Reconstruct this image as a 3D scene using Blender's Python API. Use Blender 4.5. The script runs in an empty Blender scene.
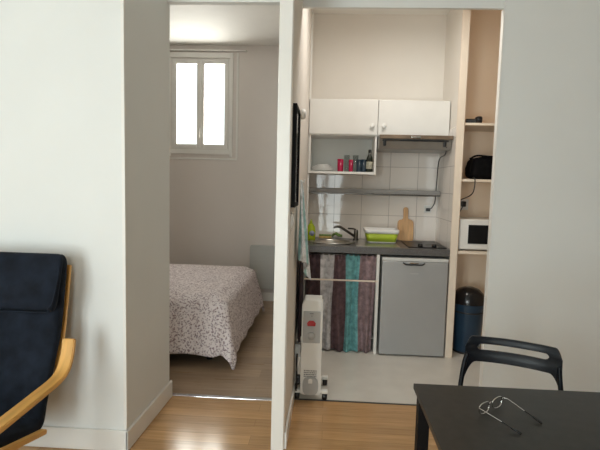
import bpy, bmesh, math, random
from math import sin, cos, pi, radians, hypot
from mathutils import Vector, Matrix
random.seed(7)
C = bpy.context.scene.collection
SC = bpy.context.scene

# ------------------------------------------------------------------ materials
def newmat(name):
    m = bpy.data.materials.new(name); m.use_nodes = True
    n = m.node_tree.nodes; n.clear()
    out = n.new('ShaderNodeOutputMaterial'); b = n.new('ShaderNodeBsdfPrincipled')
    m.node_tree.links.new(b.outputs[0], out.inputs[0])
    return m, m.node_tree, b
def coords(nt, scale=(1, 1, 1), rot=(0, 0, 0), loc=(0, 0, 0)):
    tc = nt.nodes.new('ShaderNodeTexCoord'); mp = nt.nodes.new('ShaderNodeMapping')
    mp.inputs['Scale'].default_value = scale; mp.inputs['Rotation'].default_value = rot
    mp.inputs['Location'].default_value = loc
    nt.links.new(tc.outputs['Object'], mp.inputs[0]); return mp.outputs[0]
def ramp(nt, fac, stops, interp='LINEAR'):
    r = nt.nodes.new('ShaderNodeValToRGB'); r.color_ramp.interpolation = interp
    e = r.color_ramp.elements
    while len(e) < len(stops): e.new(0.5)
    for i, (p, c) in enumerate(stops):
        e[i].position = p; e[i].color = (*c, 1)
    nt.links.new(fac, r.inputs[0]); return r.outputs[0]
def noise(nt, vec, scale, detail=3, rough=.5):
    t = nt.nodes.new('ShaderNodeTexNoise'); t.inputs['Scale'].default_value = scale
    t.inputs['Detail'].default_value = detail; t.inputs['Roughness'].default_value = rough
    nt.links.new(vec, t.inputs['Vector']); return t.outputs['Fac']
def bump(nt, b, h, strength=.2, dist=.002):
    u = nt.nodes.new('ShaderNodeBump'); u.inputs['Strength'].default_value = strength
    u.inputs['Distance'].default_value = dist
    nt.links.new(h, u.inputs['Height']); nt.links.new(u.outputs[0], b.inputs['Normal'])
def mixc(nt, a, b_, fac, mode='MIX'):
    m = nt.nodes.new('ShaderNodeMix'); m.data_type = 'RGBA'; m.blend_type = mode
    for s, v in ((m.inputs[0], fac), (m.inputs[6], a), (m.inputs[7], b_)):
        if hasattr(v, 'is_output'): nt.links.new(v, s)
        elif isinstance(v, tuple): s.default_value = (*v, 1)
        else: s.default_value = v
    return m.outputs[2]
def plain(name, col, rough=.5, metal=0, var=.06, nscale=8, bs=.0, bscale=60, coat=0, stretch=(1, 1, 1), spec=.5):
    m, nt, b = newmat(name)
    v = coords(nt, stretch)
    lo = tuple(max(0, c * (1 - var)) for c in col); hi = tuple(min(1, c * (1 + var)) for c in col)
    nt.links.new(ramp(nt, noise(nt, v, nscale), [(.3, lo), (.7, hi)]), b.inputs['Base Color'])
    b.inputs['Roughness'].default_value = rough; b.inputs['Metallic'].default_value = metal
    b.inputs['Specular IOR Level'].default_value = spec
    b.inputs['Coat Weight'].default_value = coat
    if bs: bump(nt, b, noise(nt, v, bscale, 4), bs)
    return m
def laminate(name, base, gap, rough=.2, pw=.095, pl=1.1):
    m, nt, b = newmat(name)
    v = coords(nt)
    br = nt.nodes.new('ShaderNodeTexBrick'); nt.links.new(v, br.inputs['Vector'])
    br.offset = .37; br.inputs['Scale'].default_value = 1
    br.inputs['Brick Width'].default_value = pl; br.inputs['Row Height'].default_value = pw
    br.inputs['Mortar Size'].default_value = .0008; br.inputs['Mortar Smooth'].default_value = .3
    br.inputs['Color1'].default_value = (*[c * .86 for c in base], 1)
    br.inputs['Color2'].default_value = (*[min(1, c * 1.14) for c in base], 1)
    br.inputs['Mortar'].default_value = (*gap, 1)
    v2 = coords(nt, (1.2, 22, 1))
    g = ramp(nt, noise(nt, v2, 3.0, 5, .6), [(.3, (.80, .77, .72)), (.7, (1.09, 1.09, 1.09))])
    nt.links.new(mixc(nt, br.outputs['Color'], g, 1.0, 'MULTIPLY'), b.inputs['Base Color'])
    b.inputs['Roughness'].default_value = rough
    nt.links.new(ramp(nt, noise(nt, v2, 2.0), [(.2, (rough * .8,) * 3), (.8, (rough * 1.3,) * 3)]), b.inputs['Roughness'])
    bump(nt, b, br.outputs['Fac'], -.15, .0006)
    return m
def tiles(name, col, grout, tw, th, ox, oz, rough=.08):
    m, nt, b = newmat(name)
    # object space X,Z -> brick U,V ; Y is folded into U so that side walls are tiled as well
    tc = nt.nodes.new('ShaderNodeTexCoord'); sp = nt.nodes.new('ShaderNodeSeparateXYZ')
    nt.links.new(tc.outputs['Object'], sp.inputs[0])
    ad = nt.nodes.new('ShaderNodeMath'); ad.operation = 'ADD'
    nt.links.new(sp.outputs[0], ad.inputs[0]); nt.links.new(sp.outputs[1], ad.inputs[1])
    a1 = nt.nodes.new('ShaderNodeMath'); a1.operation = 'ADD'; a1.inputs[1].default_value = ox
    nt.links.new(ad.outputs[0], a1.inputs[0])
    a2 = nt.nodes.new('ShaderNodeMath'); a2.operation = 'ADD'; a2.inputs[1].default_value = oz
    nt.links.new(sp.outputs[2], a2.inputs[0])
    cb = nt.nodes.new('ShaderNodeCombineXYZ')
    nt.links.new(a1.outputs[0], cb.inputs[0]); nt.links.new(a2.outputs[0], cb.inputs[1])
    br = nt.nodes.new('ShaderNodeTexBrick'); nt.links.new(cb.outputs[0], br.inputs['Vector'])
    br.offset = 0; br.inputs['Scale'].default_value = 1
    br.inputs['Brick Width'].default_value = tw; br.inputs['Row Height'].default_value = th
    br.inputs['Mortar Size'].default_value = .0028; br.inputs['Mortar Smooth'].default_value = .2
    br.inputs['Color1'].default_value = (*col, 1); br.inputs['Color2'].default_value = (*[c * .96 for c in col], 1)
    br.inputs['Mortar'].default_value = (*grout, 1)
    nt.links.new(br.outputs['Color'], b.inputs['Base Color'])
    b.inputs['Roughness'].default_value = rough
    nz = noise(nt, cb.outputs[0], 7, 2)
    mm = nt.nodes.new('ShaderNodeMath'); mm.operation = 'MULTIPLY_ADD'
    mm.inputs[1].default_value = -1.0
    nt.links.new(br.outputs['Fac'], mm.inputs[0]); nt.links.new(nz, mm.inputs[2])
    bump(nt, b, mm.outputs[0], .35, .0022)
    return m

M = {}
M['wall'] = plain('wall_paint', (.745, .755, .74), .6, var=.012, nscale=3, bs=.12, bscale=90)
M['wall_warm'] = plain('wall_paint_cream', (.77, .725, .665), .6, var=.012, nscale=3, bs=.12, bscale=90)
M['wall_bed'] = plain('wall_paint_bedroom', (.72, .67, .63), .6, var=.012, nscale=3, bs=.12, bscale=90)
M['alcove'] = plain('alcove_paint', (.85, .70, .55), .55, var=.03, nscale=2, bs=.05)
M['ceiling'] = plain('ceiling_paint', (.86, .85, .82), .7, var=.01)
M['trim'] = plain('gloss_white_trim', (.80, .785, .75), .3, var=.02, nscale=5)
M['board'] = plain('cream_board', (.81, .70, .58), .45, var=.03)
M['floor'] = laminate('oak_laminate', (.52, .31, .145), (.24, .14, .07), .15)
M['floor_bed'] = laminate('dimmed_laminate', (.37, .265, .18), (.22, .15, .10), .3, pw=.13, pl=1.3)  # same laminate, greyed so its colour carries the bedroom's light
M['vinyl'] = plain('pale_floor_vinyl', (.72, .69, .635), .25, var=.05, nscale=5, bs=.03)
M['tile'] = tiles('white_wall_tile', (.83, .765, .705), (.50, .45, .41), .265, .2345, -.04 - 4.6 + .265 * 40, -1.16 + .2345 * 20, rough=.05)
M['white_lam'] = plain('white_melamine', (.76, .745, .71), .35, var=.015)
M['cream_lam'] = plain('inner_melamine', (.72, .74, .71), .4, var=.015)
M['steel'] = plain('brushed_steel', (.55, .53, .5), .28, 1, var=.06, nscale=4, stretch=(1, 30, 30))
M['chrome'] = plain('chrome', (.7, .7, .7), .12, 1, var=.02)
M['dark_metal'] = plain('dull_metal', (.13, .12, .11), .3, 1, var=.1)
M['rail_metal'] = plain('grey_painted_metal', (.30, .29, .28), .45, 0, var=.05)
M['fridge'] = plain('silver_door_skin', (.40, .40, .40), .38, .3, var=.03, nscale=3)
M['fridge_white'] = plain('pale_plastic', (.62, .62, .6), .4, var=.02)
M['worktop'] = plain('speckled_grey_worktop', (.105, .10, .098), .3, var=.5, nscale=220)
M['black'] = plain('black_plastic', (.012, .012, .013), .35, var=.2)
M['black_glass'] = plain('black_glass', (.010, .010, .011), .12, var=.1, spec=.2)
M['hob_glass'] = plain('hob_glass', (.008, .008, .009), .3, var=.1, spec=.12)
M['frame_black'] = plain('black_frame_paint', (.006, .006, .006), .6, var=.1, spec=.1)
M['chair_black'] = plain('black_lacquer', (.004, .0055, .009), .3, var=.15, spec=.22)
M['tabletop'] = plain('black_brown_veneer', (.017, .015, .0125), .34, var=.3, nscale=30, spec=.35, bs=.05)
M['table_leg'] = plain('black_brown_foil', (.004, .0035, .004), .5, var=.2, spec=.15)
M['heater'] = plain('white_enamel', (.86, .85, .81), .35, var=.015)
M['heater_grey'] = plain('pale_grey_plastic', (.47, .47, .46), .4, var=.02)
M['mark_grey'] = plain('grey_print', (.22, .22, .22), .5)
M['red'] = plain('red_switch', (.45, .012, .015), .3, var=.1)
M['bin_blue'] = plain('dark_blue_enamel', (.006, .035, .075), .3, var=.15, coat=.3)
M['gloss_black'] = plain('gloss_black_plastic', (.008, .008, .010), .18, var=.1)
M['bag'] = plain('black_nylon', (.005, .0045, .005), .9, var=.4, nscale=30, bs=.5, bscale=200, spec=.1)
M['navy'] = plain('navy_cotton', (.0085, .012, .020), .9, var=.45, nscale=14, bs=.35, bscale=300, spec=.2)
M['birch'] = plain('bent_birch', (.66, .36, .10), .35, var=.14, nscale=3, stretch=(14, 2, 2))
M['green_soap'] = plain('lime_soap', (.42, .52, .02), .25, var=.1)
M['soap_label'] = plain('soap_label', (.28, .30, .42), .5, var=.4, nscale=60)
M['lime'] = plain('lime_plastic', (.44, .56, .03), .4, var=.06)
M['white_pl'] = plain('white_plastic', (.80, .79, .76), .35, var=.02)
M['beech'] = plain('beech_board', (.58, .34, .16), .5, var=.18, nscale=4, stretch=(12, 1, 1.5))
M['sponge'] = plain('sponge_yellow', (.60, .42, .16), .9, var=.2, nscale=90, bs=.6)
M['scour'] = plain('scouring_green', (.16, .26, .07), .95, var=.3, nscale=90, bs=.6)
M['porcelain'] = plain('porcelain', (.76, .76, .74), .15, var=.01)
M['red_cup'] = plain('raspberry_plastic', (.42, .010, .06), .25, var=.15)
M['blue_cup'] = plain('dark_teal_glaze', (.018, .035, .055), .2, var=.2)
M['bottle'] = plain('dark_green_glass', (.012, .016, .008), .1, var=.2)
M['paper'] = plain('bottle_label_paper', (.40, .38, .30), .7, var=.4, nscale=60)
M['plum'] = plain('plum_cloth', (.038, .022, .026), .9, var=.5, nscale=10, bs=.4, bscale=150)
M['towel'] = None
M['radiator'] = plain('radiator_enamel', (.50, .50, .47), .4, var=.02)
M['hood_trim'] = plain('hood_wood_trim', (.20, .145, .10), .35, .5, var=.2)
M['hood'] = plain('hood_grey_metal', (.33, .32, .30), .35, .6, var=.08)
M['seal'] = plain('dark_edge_strip', (.05, .045, .04), .5)
M['tip'] = plain('temple_tip', (.006, .006, .007), .25, var=.1)

def glass_mat(name, col=(1, 1, 1), rough=0.0, thin=False):
    m = bpy.data.materials.new(name); m.use_nodes = True; nt = m.node_tree; nt.nodes.clear()
    out = nt.nodes.new('ShaderNodeOutputMaterial')
    tr = nt.nodes.new('ShaderNodeBsdfTransparent'); gl = nt.nodes.new('ShaderNodeBsdfGlossy')
    gl.inputs['Roughness'].default_value = .03
    v = coords(nt); c = ramp(nt, noise(nt, v, 5), [(0, tuple(x * .97 for x in col)), (1, col)])
    nt.links.new(c, tr.inputs['Color'])
    lw = nt.nodes.new('ShaderNodeLayerWeight'); lw.inputs[0].default_value = .5
    fr = nt.nodes.new('ShaderNodeMath'); fr.operation = 'POWER'; fr.inputs[1].default_value = 4
    nt.links.new(lw.outputs['Facing'], fr.inputs[0])
    f2 = nt.nodes.new('ShaderNodeMath'); f2.operation = 'MULTIPLY_ADD'; f2.inputs[1].default_value = .45; f2.inputs[2].default_value = .04
    nt.links.new(fr.outputs[0], f2.inputs[0]); fr = f2
    mx = nt.nodes.new('ShaderNodeMixShader')
    nt.links.new(fr.outputs[0], mx.inputs[0]); nt.links.new(tr.outputs[0], mx.inputs[1])
    nt.links.new(gl.outputs[0], mx.inputs[2]); nt.links.new(mx.outputs[0], out.inputs[0])
    return m
M['pane'] = glass_mat('window_glass', (.96, .98, .97))
M['tumbler'] = glass_mat('tumbler_glass', (.88, .90, .90))
M['lens'] = glass_mat('lens_glass', (.93, .94, .94))

def bedspread():
    m, nt, b = newmat('floral_bedspread')
    v = coords(nt)
    nz = nt.nodes.new('ShaderNodeTexNoise'); nz.inputs['Scale'].default_value = 28
    nt.links.new(v, nz.inputs['Vector'])
    va = nt.nodes.new('ShaderNodeVectorMath'); va.operation = 'MULTIPLY_ADD'
    va.inputs[1].default_value = (.05, .05, .05)
    nt.links.new(nz.outputs['Color'], va.inputs[0]); nt.links.new(v, va.inputs[2])
    v1 = nt.nodes.new('ShaderNodeTexVoronoi'); v1.inputs['Scale'].default_value = 64
    nt.links.new(va.outputs[0], v1.inputs['Vector'])
    f = ramp(nt, v1.outputs['Distance'], [(.32, (1, 1, 1)), (.52, (0, 0, 0))])
    n2 = ramp(nt, noise(nt, v, 14, 3, .6), [(.30, (0, 0, 0)), (.40, (1, 1, 1))])
    fm = nt.nodes.new('ShaderNodeMath'); fm.operation = 'MULTIPLY'
    nt.links.new(f, fm.inputs[0]); nt.links.new(n2, fm.inputs[1])
    hue = ramp(nt, v1.outputs['Color'], [(0, (.20, .14, .17)), (.5, (.32, .23, .24)), (1, (.36, .32, .36))])
    nt.links.new(mixc(nt, (.76, .69, .69), hue, fm.outputs[0]), b.inputs['Base Color'])
    b.inputs['Roughness'].default_value = .85
    bump(nt, b, noise(nt, v, 120, 3), .3)
    return m
M['bedspread'] = bedspread()
def striped(name, stops, x0, x1, axis=0):
    m, nt, b = newmat(name)
    tc = nt.nodes.new('ShaderNodeTexCoord'); sp = nt.nodes.new('ShaderNodeSeparateXYZ')
    nt.links.new(tc.outputs['UV'], sp.inputs[0])
    c = ramp(nt, sp.outputs[axis], stops, 'CONSTANT')
    v = coords(nt); n = ramp(nt, noise(nt, v, 22, 4, .6), [(.3, (.55, .55, .55)), (.7, (1.5, 1.5, 1.5))])
    nt.links.new(mixc(nt, c, n, .8, 'MULTIPLY'), b.inputs['Base Color'])
    b.inputs['Roughness'].default_value = .9; bump(nt, b, noise(nt, v, 200, 3), .3)
    return m
PL = (.12, .072, .08); GY = (.52, .51, .52); TE = (.15, .38, .40); MV = (.25, .175, .185)
M['curtain'] = striped('striped_curtain', [(0, (.06, .035, .04)), (.225, GY), (.40, PL), (.585, TE), (.785, MV)], 0, 1)
WT = (.74, .77, .80); TL = (.36, .60, .60)
M['towel'] = striped('striped_tea_towel', [(0, WT), (.16, TL), (.30, WT), (.48, TL), (.56, WT), (.80, TL), (.9, WT)], 0, 1)

# ------------------------------------------------------------------ mesh helpers
def smooth(bm):
    for f in bm.faces: f.smooth = True
class MB:
    def __init__(s): s.bm = bmesh.new()
    def box(s, a, b, bev=0, seg=2):
        t = bmesh.new(); bmesh.ops.create_cube(t, size=1)
        for v in t.verts:
            v.co = Vector([(a[i] + b[i]) / 2 + v.co[i] * abs(b[i] - a[i]) for i in range(3)])
        if bev:
            bmesh.ops.bevel(t, geom=t.edges[:], offset=bev, segments=seg, profile=.6, affect='EDGES', clamp_overlap=True)
        s._join(t); return s
    def _join(s, t, mat=None):
        if mat is not None: t.transform(mat)
        me = bpy.data.meshes.new('tmp'); t.to_mesh(me); t.free(); s.bm.from_mesh(me); bpy.data.meshes.remove(me)
    def lathe(s, prof, n=32, c=(0, 0, 0), mat=None):
        t = bmesh.new(); rings = []
        for r, z in prof:
            if r < 1e-6: rings.append([t.verts.new((0, 0, z))])
            else: rings.append([t.verts.new((r * cos(2 * pi * k / n), r * sin(2 * pi * k / n), z)) for k in range(n)])
        for A, B in zip(rings, rings[1:]):
            for k in range(n):
                k2 = (k + 1) % n
                q = [A[k % len(A)], A[k2 % len(A)], B[k2 % len(B)], B[k % len(B)]]
                q2 = []
                for v in q:
                    if v not in q2: q2.append(v)
                if len(q2) > 2: t.faces.new(q2)
        smooth(t)
        mt = Matrix.Translation(c) @ (mat or Matrix.Identity(4))
        bmesh.ops.recalc_face_normals(t, faces=t.faces[:])
        s._join(t, mt); return s
    def tube(s, pts, r, n=10, cap=True):
        t = bmesh.new(); pts = [Vector(p) for p in pts]
        rr = r if isinstance(r, (list, tuple)) else [r] * len(pts)
        prev = None; rings = []
        for i, p in enumerate(pts):
            d = (pts[min(i + 1, len(pts) - 1)] - pts[max(i - 1, 0)]).normalized()
            if prev is None:
                u = d.orthogonal().normalized()
            else:
                u = (prev - d * prev.dot(d)).normalized()
            prev = u; w = d.cross(u)
            rings.append([t.verts.new(p + (u * cos(2 * pi * k / n) + w * sin(2 * pi * k / n)) * rr[i]) for k in range(n)])
        for A, B in zip(rings, rings[1:]):
            for k in range(n): t.faces.new((A[k], A[(k + 1) % n], B[(k + 1) % n], B[k]))
        if cap: t.faces.new(rings[0][::-1]); t.faces.new(rings[-1])
        smooth(t); bmesh.ops.recalc_face_normals(t, faces=t.faces[:]); s._join(t); return s
    def prism(s, poly, axis, a, b, bev=0, seg=2):
        """extrude a 2D polygon along axis between a and b; axis 0: poly=(y,z) 1:(x,z) 2:(x,y)"""
        t = bmesh.new()
        def mk(p, h):
            return {0: (h, p[0], p[1]), 1: (p[0], h, p[1]), 2: (p[0], p[1], h)}[axis]
        A = [t.verts.new(mk(p, a)) for p in poly]; B = [t.verts.new(mk(p, b)) for p in poly]
        n = len(poly); t.faces.new(A); t.faces.new(B[::-1])
        for k in range(n): t.faces.new((A[k], B[k], B[(k + 1) % n], A[(k + 1) % n]))
        bmesh.ops.recalc_face_normals(t, faces=t.faces[:])
        if bev:
            ed = [e for e in t.edges if abs(e.calc_face_angle(0)) > .5]
            bmesh.ops.bevel(t, geom=ed, offset=bev, segments=seg, affect='EDGES', clamp_overlap=True)
        s._join(t); return s
    def strip(s, path, x0, x1, th, bev=.003):
        """flat band: path of (y,z) centre points, spanning x0..x1, thickness th"""
        P_ = [Vector(p) for p in path]; L = []; R_ = []
        for i, p in enumerate(P_):
            d = (P_[min(i + 1, len(P_) - 1)] - P_[max(i - 1, 0)]).normalized(); nrm = Vector((-d.y, d.x))
            L.append(p + nrm * th / 2); R_.append(p - nrm * th / 2)
        t = bmesh.new(); rows = []
        for a_, b_ in zip(L, R_):
            rows.append([t.verts.new((x0, a_.x, a_.y)), t.verts.new((x1, a_.x, a_.y)), t.verts.new((x1, b_.x, b_.y)), t.verts.new((x0, b_.x, b_.y))])
        for A, B in zip(rows, rows[1:]):
            for k in range(4): t.faces.new((A[k], A[(k + 1) % 4], B[(k + 1) % 4], B[k]))
        t.faces.new(rows[0][::-1]); t.faces.new(rows[-1])
        bmesh.ops.recalc_face_normals(t, faces=t.faces[:])
        ed = [e for e in t.edges if e.calc_face_angle(0) > .8]
        bmesh.ops.bevel(t, geom=ed, offset=bev, segments=2, affect='EDGES', clamp_overlap=True)
        s._join(t); return s
    def grid(s, fn, nu, nv, thick=.004, uv=True):
        t = bmesh.new(); g = [[t.verts.new(fn(i / nu, j / nv)) for j in range(nv + 1)] for i in range(nu + 1)]
        ul = t.loops.layers.uv.new('UVMap')
        for i in range(nu):
            for j in range(nv):
                f = t.faces.new((g[i][j], g[i + 1][j], g[i + 1][j + 1], g[i][j + 1]))
                for l, (a, b) in zip(f.loops, ((i, j), (i + 1, j), (i + 1, j + 1), (i, j + 1))): l[ul].uv = (a / nu, b / nv)
        smooth(t); s._join(t); s.solid = thick; return s
    def xform(s, m): s.bm.transform(m); return s
    def build(s, name, mat, parent=None, loc=None, world=True, sub=0):
        off = Vector((0, 0, 0))
        if parent is not None and world:
            p = parent
            while p is not None: off += p.location; p = p.parent
        elif parent is None:
            if loc is None:
                xs = [v.co for v in s.bm.verts]
                loc = Vector([(min(c[i] for c in xs) + max(c[i] for c in xs)) / 2 for i in (0, 1)] + [min(c[2] for c in xs)])
            off = Vector(loc)
        for v in s.bm.verts: v.co -= off
        me = bpy.data.meshes.new(name); s.bm.to_mesh(me); s.bm.free()
        me.materials.append(M[mat] if isinstance(mat, str) else mat)
        o = bpy.data.objects.new(name, me); C.objects.link(o)
        if parent is not None: o.parent = parent
        else: o.location = off
        if getattr(s, 'solid', 0):
            md = o.modifiers.new('thickness', 'SOLIDIFY'); md.thickness = s.solid; md.offset = 0
        if sub:
            md = o.modifiers.new('sub', 'SUBSURF'); md.levels = sub; md.render_levels = sub
        return o
def tag(o, label, cat, group=None):
    o['label'] = label; o['category'] = cat
    if group: o['group'] = group
    return o
def thing(name, label, cat, loc, rz=0, group=None):
    o = bpy.data.objects.new(name, None); C.objects.link(o); o.location = loc; o.rotation_euler = (0, 0, rz)
    o.empty_display_size = .05
    return tag(o, label, cat, group)
def struct(name, mb, mat, parent=None, loc=(0, 0, 0)):
    o = mb.build(name, mat, parent, loc=loc)
    if parent is None: o['kind'] = 'structure'
    return o
def copy_tree(o, parent=None):
    c = o.copy(); C.objects.link(c)
    if parent is not None: c.parent = parent
    for ch in o.children: copy_tree(ch, c)
    return c
def bez(p, n=8):
    """Catmull-Rom through points"""
    p = [Vector(q) for q in p]; out = []
    for i in range(len(p) - 1):
        a = p[max(i - 1, 0)]; b = p[i]; c = p[i + 1]; d = p[min(i + 2, len(p) - 1)]
        for k in range(n):
            t = k / n
            out.append(.5 * ((2 * b) + (c - a) * t + (2 * a - 5 * b + 4 * c - d) * t * t + (3 * b - a - 3 * c + d) * t ** 3))
    out.append(p[-1]); return out

CEIL = 3.05
XL, XR, YB = -3.0, 4.2, -1.9      # main room extents (left, right, wall behind the viewer)
# ------------------------------------------------------------------ room shell
struct('floor', MB().box((XL - .1, YB - .1, -.06), (-.205, 3.03, 0)).box((-.205, YB - .1, -.06), (XR + .1, 3.045, 0)), 'floor')
struct('floor_bedroom', MB().box((-3.6, 3.03, -.06), (-.205, 5.8, 0)), 'floor_bed')
struct('floor_kitchen', MB().box((-.205, 3.055, -.06), (1.8, 4.8, 0)), 'vinyl')
struct('trim_1', MB().box((-1.03, 3.005, -.002), (-.272, 3.04, .004), .0015), 'chrome')     # threshold bar of the bedroom
struct('trim_2', MB().box((-.205, 3.04, -.02), (1.04, 3.056, .003), .001), 'seal')         # edge strip of the kitchen floor
struct('ceiling', MB().box((-3.6, YB - .1, CEIL), (XR + .1, 5.8, CEIL + .1)), 'ceiling')
struct('wall_left', MB().prism([(-3.6, 2.35), (-1.043, 2.35), (-1.028, 2.98), (-3.6, 2.98)], 2, 0, CEIL), 'wall')
struct('wall_right', MB().box((1.038, 3.05, 0), (XR, 3.085, CEIL)), 'wall')
struct('trim_3', MB().box((1.033, 3.044, 0), (1.040, 3.09, 2.55), .002), 'trim')
struct('wall_side_left', MB().box((XL - .1, YB, 0), (XL, 2.35, CEIL)), 'wall')
struct('wall_side_right', MB().box((XR, YB, 0), (XR + .1, 3.13, CEIL)), 'wall')
struct('wall_partition', MB().box((-.272, 2.44, 0), (-.205, 4.7, CEIL)), 'wall_warm')
struct('trim_4', MB().box((-.277, 2.425, 0), (-.209, 2.445, CEIL), .004), 'trim')
struct('wall_header_kitchen', MB().box((-.205, 3.06, 2.555), (1.038, 3.085, CEIL)), 'wall')
struct('wall_header_bedroom', MB().box((-1.03, 2.93, 2.535), (-.272, 2.98, CEIL)), 'wall')
# corner bead on the left wall
struct('trim_5', MB().box((-1.056, 2.344, .12), (-1.039, 2.36, CEIL), .003), 'trim')
# bedroom shell with window hole
WX0, WX1, WZ0, WZ1 = -1.93, -1.215, 1.82, 2.90
wb = MB()
wb.box((-3.6, 5.65, 0), (WX0, 5.9, CEIL)).box((WX1, 5.65, 0), (-.205, 5.9, CEIL))
wb.box((WX0, 5.65, 0), (WX1, 5.9, WZ0)).box((WX0, 5.65, WZ1), (WX1, 5.9, CEIL))
struct('wall_bedroom_back', wb, 'wall_bed')
struct('wall_bedroom_left', MB().box((-3.6, 2.98, 0), (-3.5, 5.65, CEIL)), 'wall_bed')
struct('wall_bedroom_right', MB().box((-.272, 4.7, 0), (-.205, 5.65, CEIL)), 'wall_bed')
# kitchen shell
struct('wall_kitchen_back', MB().box((-.205, 4.6, 0), (1.8, 4.7, CEIL)), 'wall_warm')
struct('wall_kitchen_tiles', MB().box((-.205, 4.592, .86), (1.04, 4.6, 1.95)).box((1.034, 4.0, .86), (1.042, 4.592, 1.95)), 'tile')
struct('wall_kitchen_side', MB().box((1.042, 3.99, 0), (1.088, 4.6, CEIL)), 'wall_warm')
struct('trim_6', MB().box((1.026, 3.965, 0), (1.085, 3.99, CEIL), .003), 'board')
struct('wall_alcove_back', MB().box((1.088, 4.43, 0), (1.75, 4.6, CEIL)), 'alcove')
struct('wall_alcove_side', MB().box((1.75, 3.085, 0), (1.8, 4.6, CEIL)), 'alcove')
struct('wall_kitchen_skin', MB().box((1.088, 3.99, 0), (1.094, 4.43, CEIL)), 'alcove')
struct('trim_7', MB().box((-.205, 4.28, 0), (-.19, 4.3, CEIL), .002), 'trim')
# baseboards
BH = .115
struct('baseboard_left', MB().box((XL, 2.335, 0), (-1.03, 2.35, BH), .004), 'trim')
struct('baseboard_passage', MB().prism([(-1.043, 2.335), (-1.030, 2.335), (-1.013, 3.0), (-1.028, 3.0)], 2, 0, BH, .004), 'trim')
struct('baseboard_partition', MB().box((-.205, 2.445, 0), (-.193, 3.95, .09), .004), 'trim')
struct('baseboard_right', MB().box((1.04, 3.036, 0), (XR, 3.05, BH), .004), 'trim')
struct('baseboard_bedroom', MB().box((-3.5, 5.636, 0), (-.28, 5.65, .105), .004), 'trim')

# wall behind the viewer, with two tall windows
WINS = [(-2.35, -1.05, .12, 2.5), (-.58, .38, .12, 2.5)]
rb = MB()
xs = [XL - .1] + [v for w in WINS for v in w[:2]] + [XR + .1]
for i in range(0, len(xs), 2): rb.box((xs[i], YB - .2, 0), (xs[i + 1], YB, CEIL))
for w in WINS: rb.box((w[0], YB - .2, 0), (w[1], YB, w[2])).box((w[0], YB - .2, w[3]), (w[1], YB, CEIL))
struct('wall_rear', rb, 'wall')

def window(name, x0, x1, z0, z1, y, mull=1, casing=.0, t=.05, facing=1, split=.05):
    """frame fills the opening; y = face towards the room; facing +1: room is on the -y side"""
    w = bpy.data.objects.new(name, None); C.objects.link(w); w['kind'] = 'structure'; w.location = (x0, y, z0)
    s = facing
    f = MB(); a = t
    f.box((x0, y + .0 * s, z0), (x0 + a, y + .06 * s, z1), .004).box((x1 - a, y, z0), (x1, y + .06 * s, z1), .004)
    f.box((x0 + a, y, z0), (x1 - a, y + .06 * s, z0 + a), .004).box((x0 + a, y, z1 - a), (x1 - a, y + .06 * s, z1), .004)
    f.build('window_frame', 'trim', w)
    n = 2; ww = (x1 - x0 - 2 * a) / n
    for k in range(n):
        sx0 = x0 + a + k * ww; sx1 = sx0 + ww; b = split
        q = MB()
        q.box((sx0, y - .012 * s, z0 + a), (sx0 + b, y + .03 * s, z1 - a), .005).box((sx1 - b, y - .012 * s, z0 + a), (sx1, y + .03 * s, z1 - a), .005)
        q.box((sx0 + b, y - .012 * s, z0 + a), (sx1 - b, y + .03 * s, z0 + a + b), .005).box((sx0 + b, y - .012 * s, z1 - a - b), (sx1 - b, y + .03 * s, z1 - a), .005)
        for m_ in range(1, mull):
            zz = z0 + (z1 - z0) * m_ / mull
            q.box((sx0 + b, y, zz - .014), (sx1 - b, y + .02 * s, zz + .014), .003)
        q.build('sash', 'trim', w)
        MB().box((sx0 + b - .004, y + .012 * s, z0 + a + b - .004), (sx1 - b + .004, y + .016 * s, z1 - a - b + .004)).build('pane', 'pane', w)
    return w
# bedroom window (one casement, two sashes), casing, curtain rail
w1 = window('window_1', WX0, WX1, WZ0, WZ1, 5.655, t=.024, split=.045)
cs = MB()
cs.box((WX0 - .07, 5.628, WZ0 - .08), (WX0 - .0, 5.65, WZ1 + .06), .005).box((WX1, 5.628, WZ0 - .08), (WX1 + .035, 5.65, WZ1 + .06), .005)
cs.box((WX0, 5.628, WZ1), (WX1, 5.65, WZ1 + .06), .005).box((WX0, 5.628, WZ0 - .05), (WX1, 5.65, WZ0), .005)
cs.box((WX1 + .075, 5.638, WZ0 - .10), (WX1 + .1, 5.65, WZ1 + .06), .004).box((WX0 - .07, 5.638, WZ0 - .115), (WX1 + .1, 5.65, WZ0 - .095), .004)
cs.build('casing', 'trim', w1)
hd = MB().box((-1.592, 5.628, 2.0), (-1.558, 5.645, 2.13), .004).box((-1.583, 5.600, 2.055), (-1.567, 5.63, 2.075), .003).box((-1.584, 5.596, 1.96), (-1.566, 5.61, 2.075), .004)
hd.build('window_handle', 'white_pl', w1)
rl = MB().box((-2.05, 5.60, WZ1 + .072), (-1.02, 5.65, WZ1 + .086), .003)
tag(rl.build('curtain_rail', 'trim'), 'thin white rail mounted right above the bedroom window', 'rail')
window('window_2', WINS[0][0], WINS[0][1], WINS[0][2], WINS[0][3], YB - .02, mull=3, facing=-1)
window('window_3', WINS[1][0], WINS[1][1], WINS[1][2], WINS[1][3], YB - .02, mull=3, facing=-1)

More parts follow.
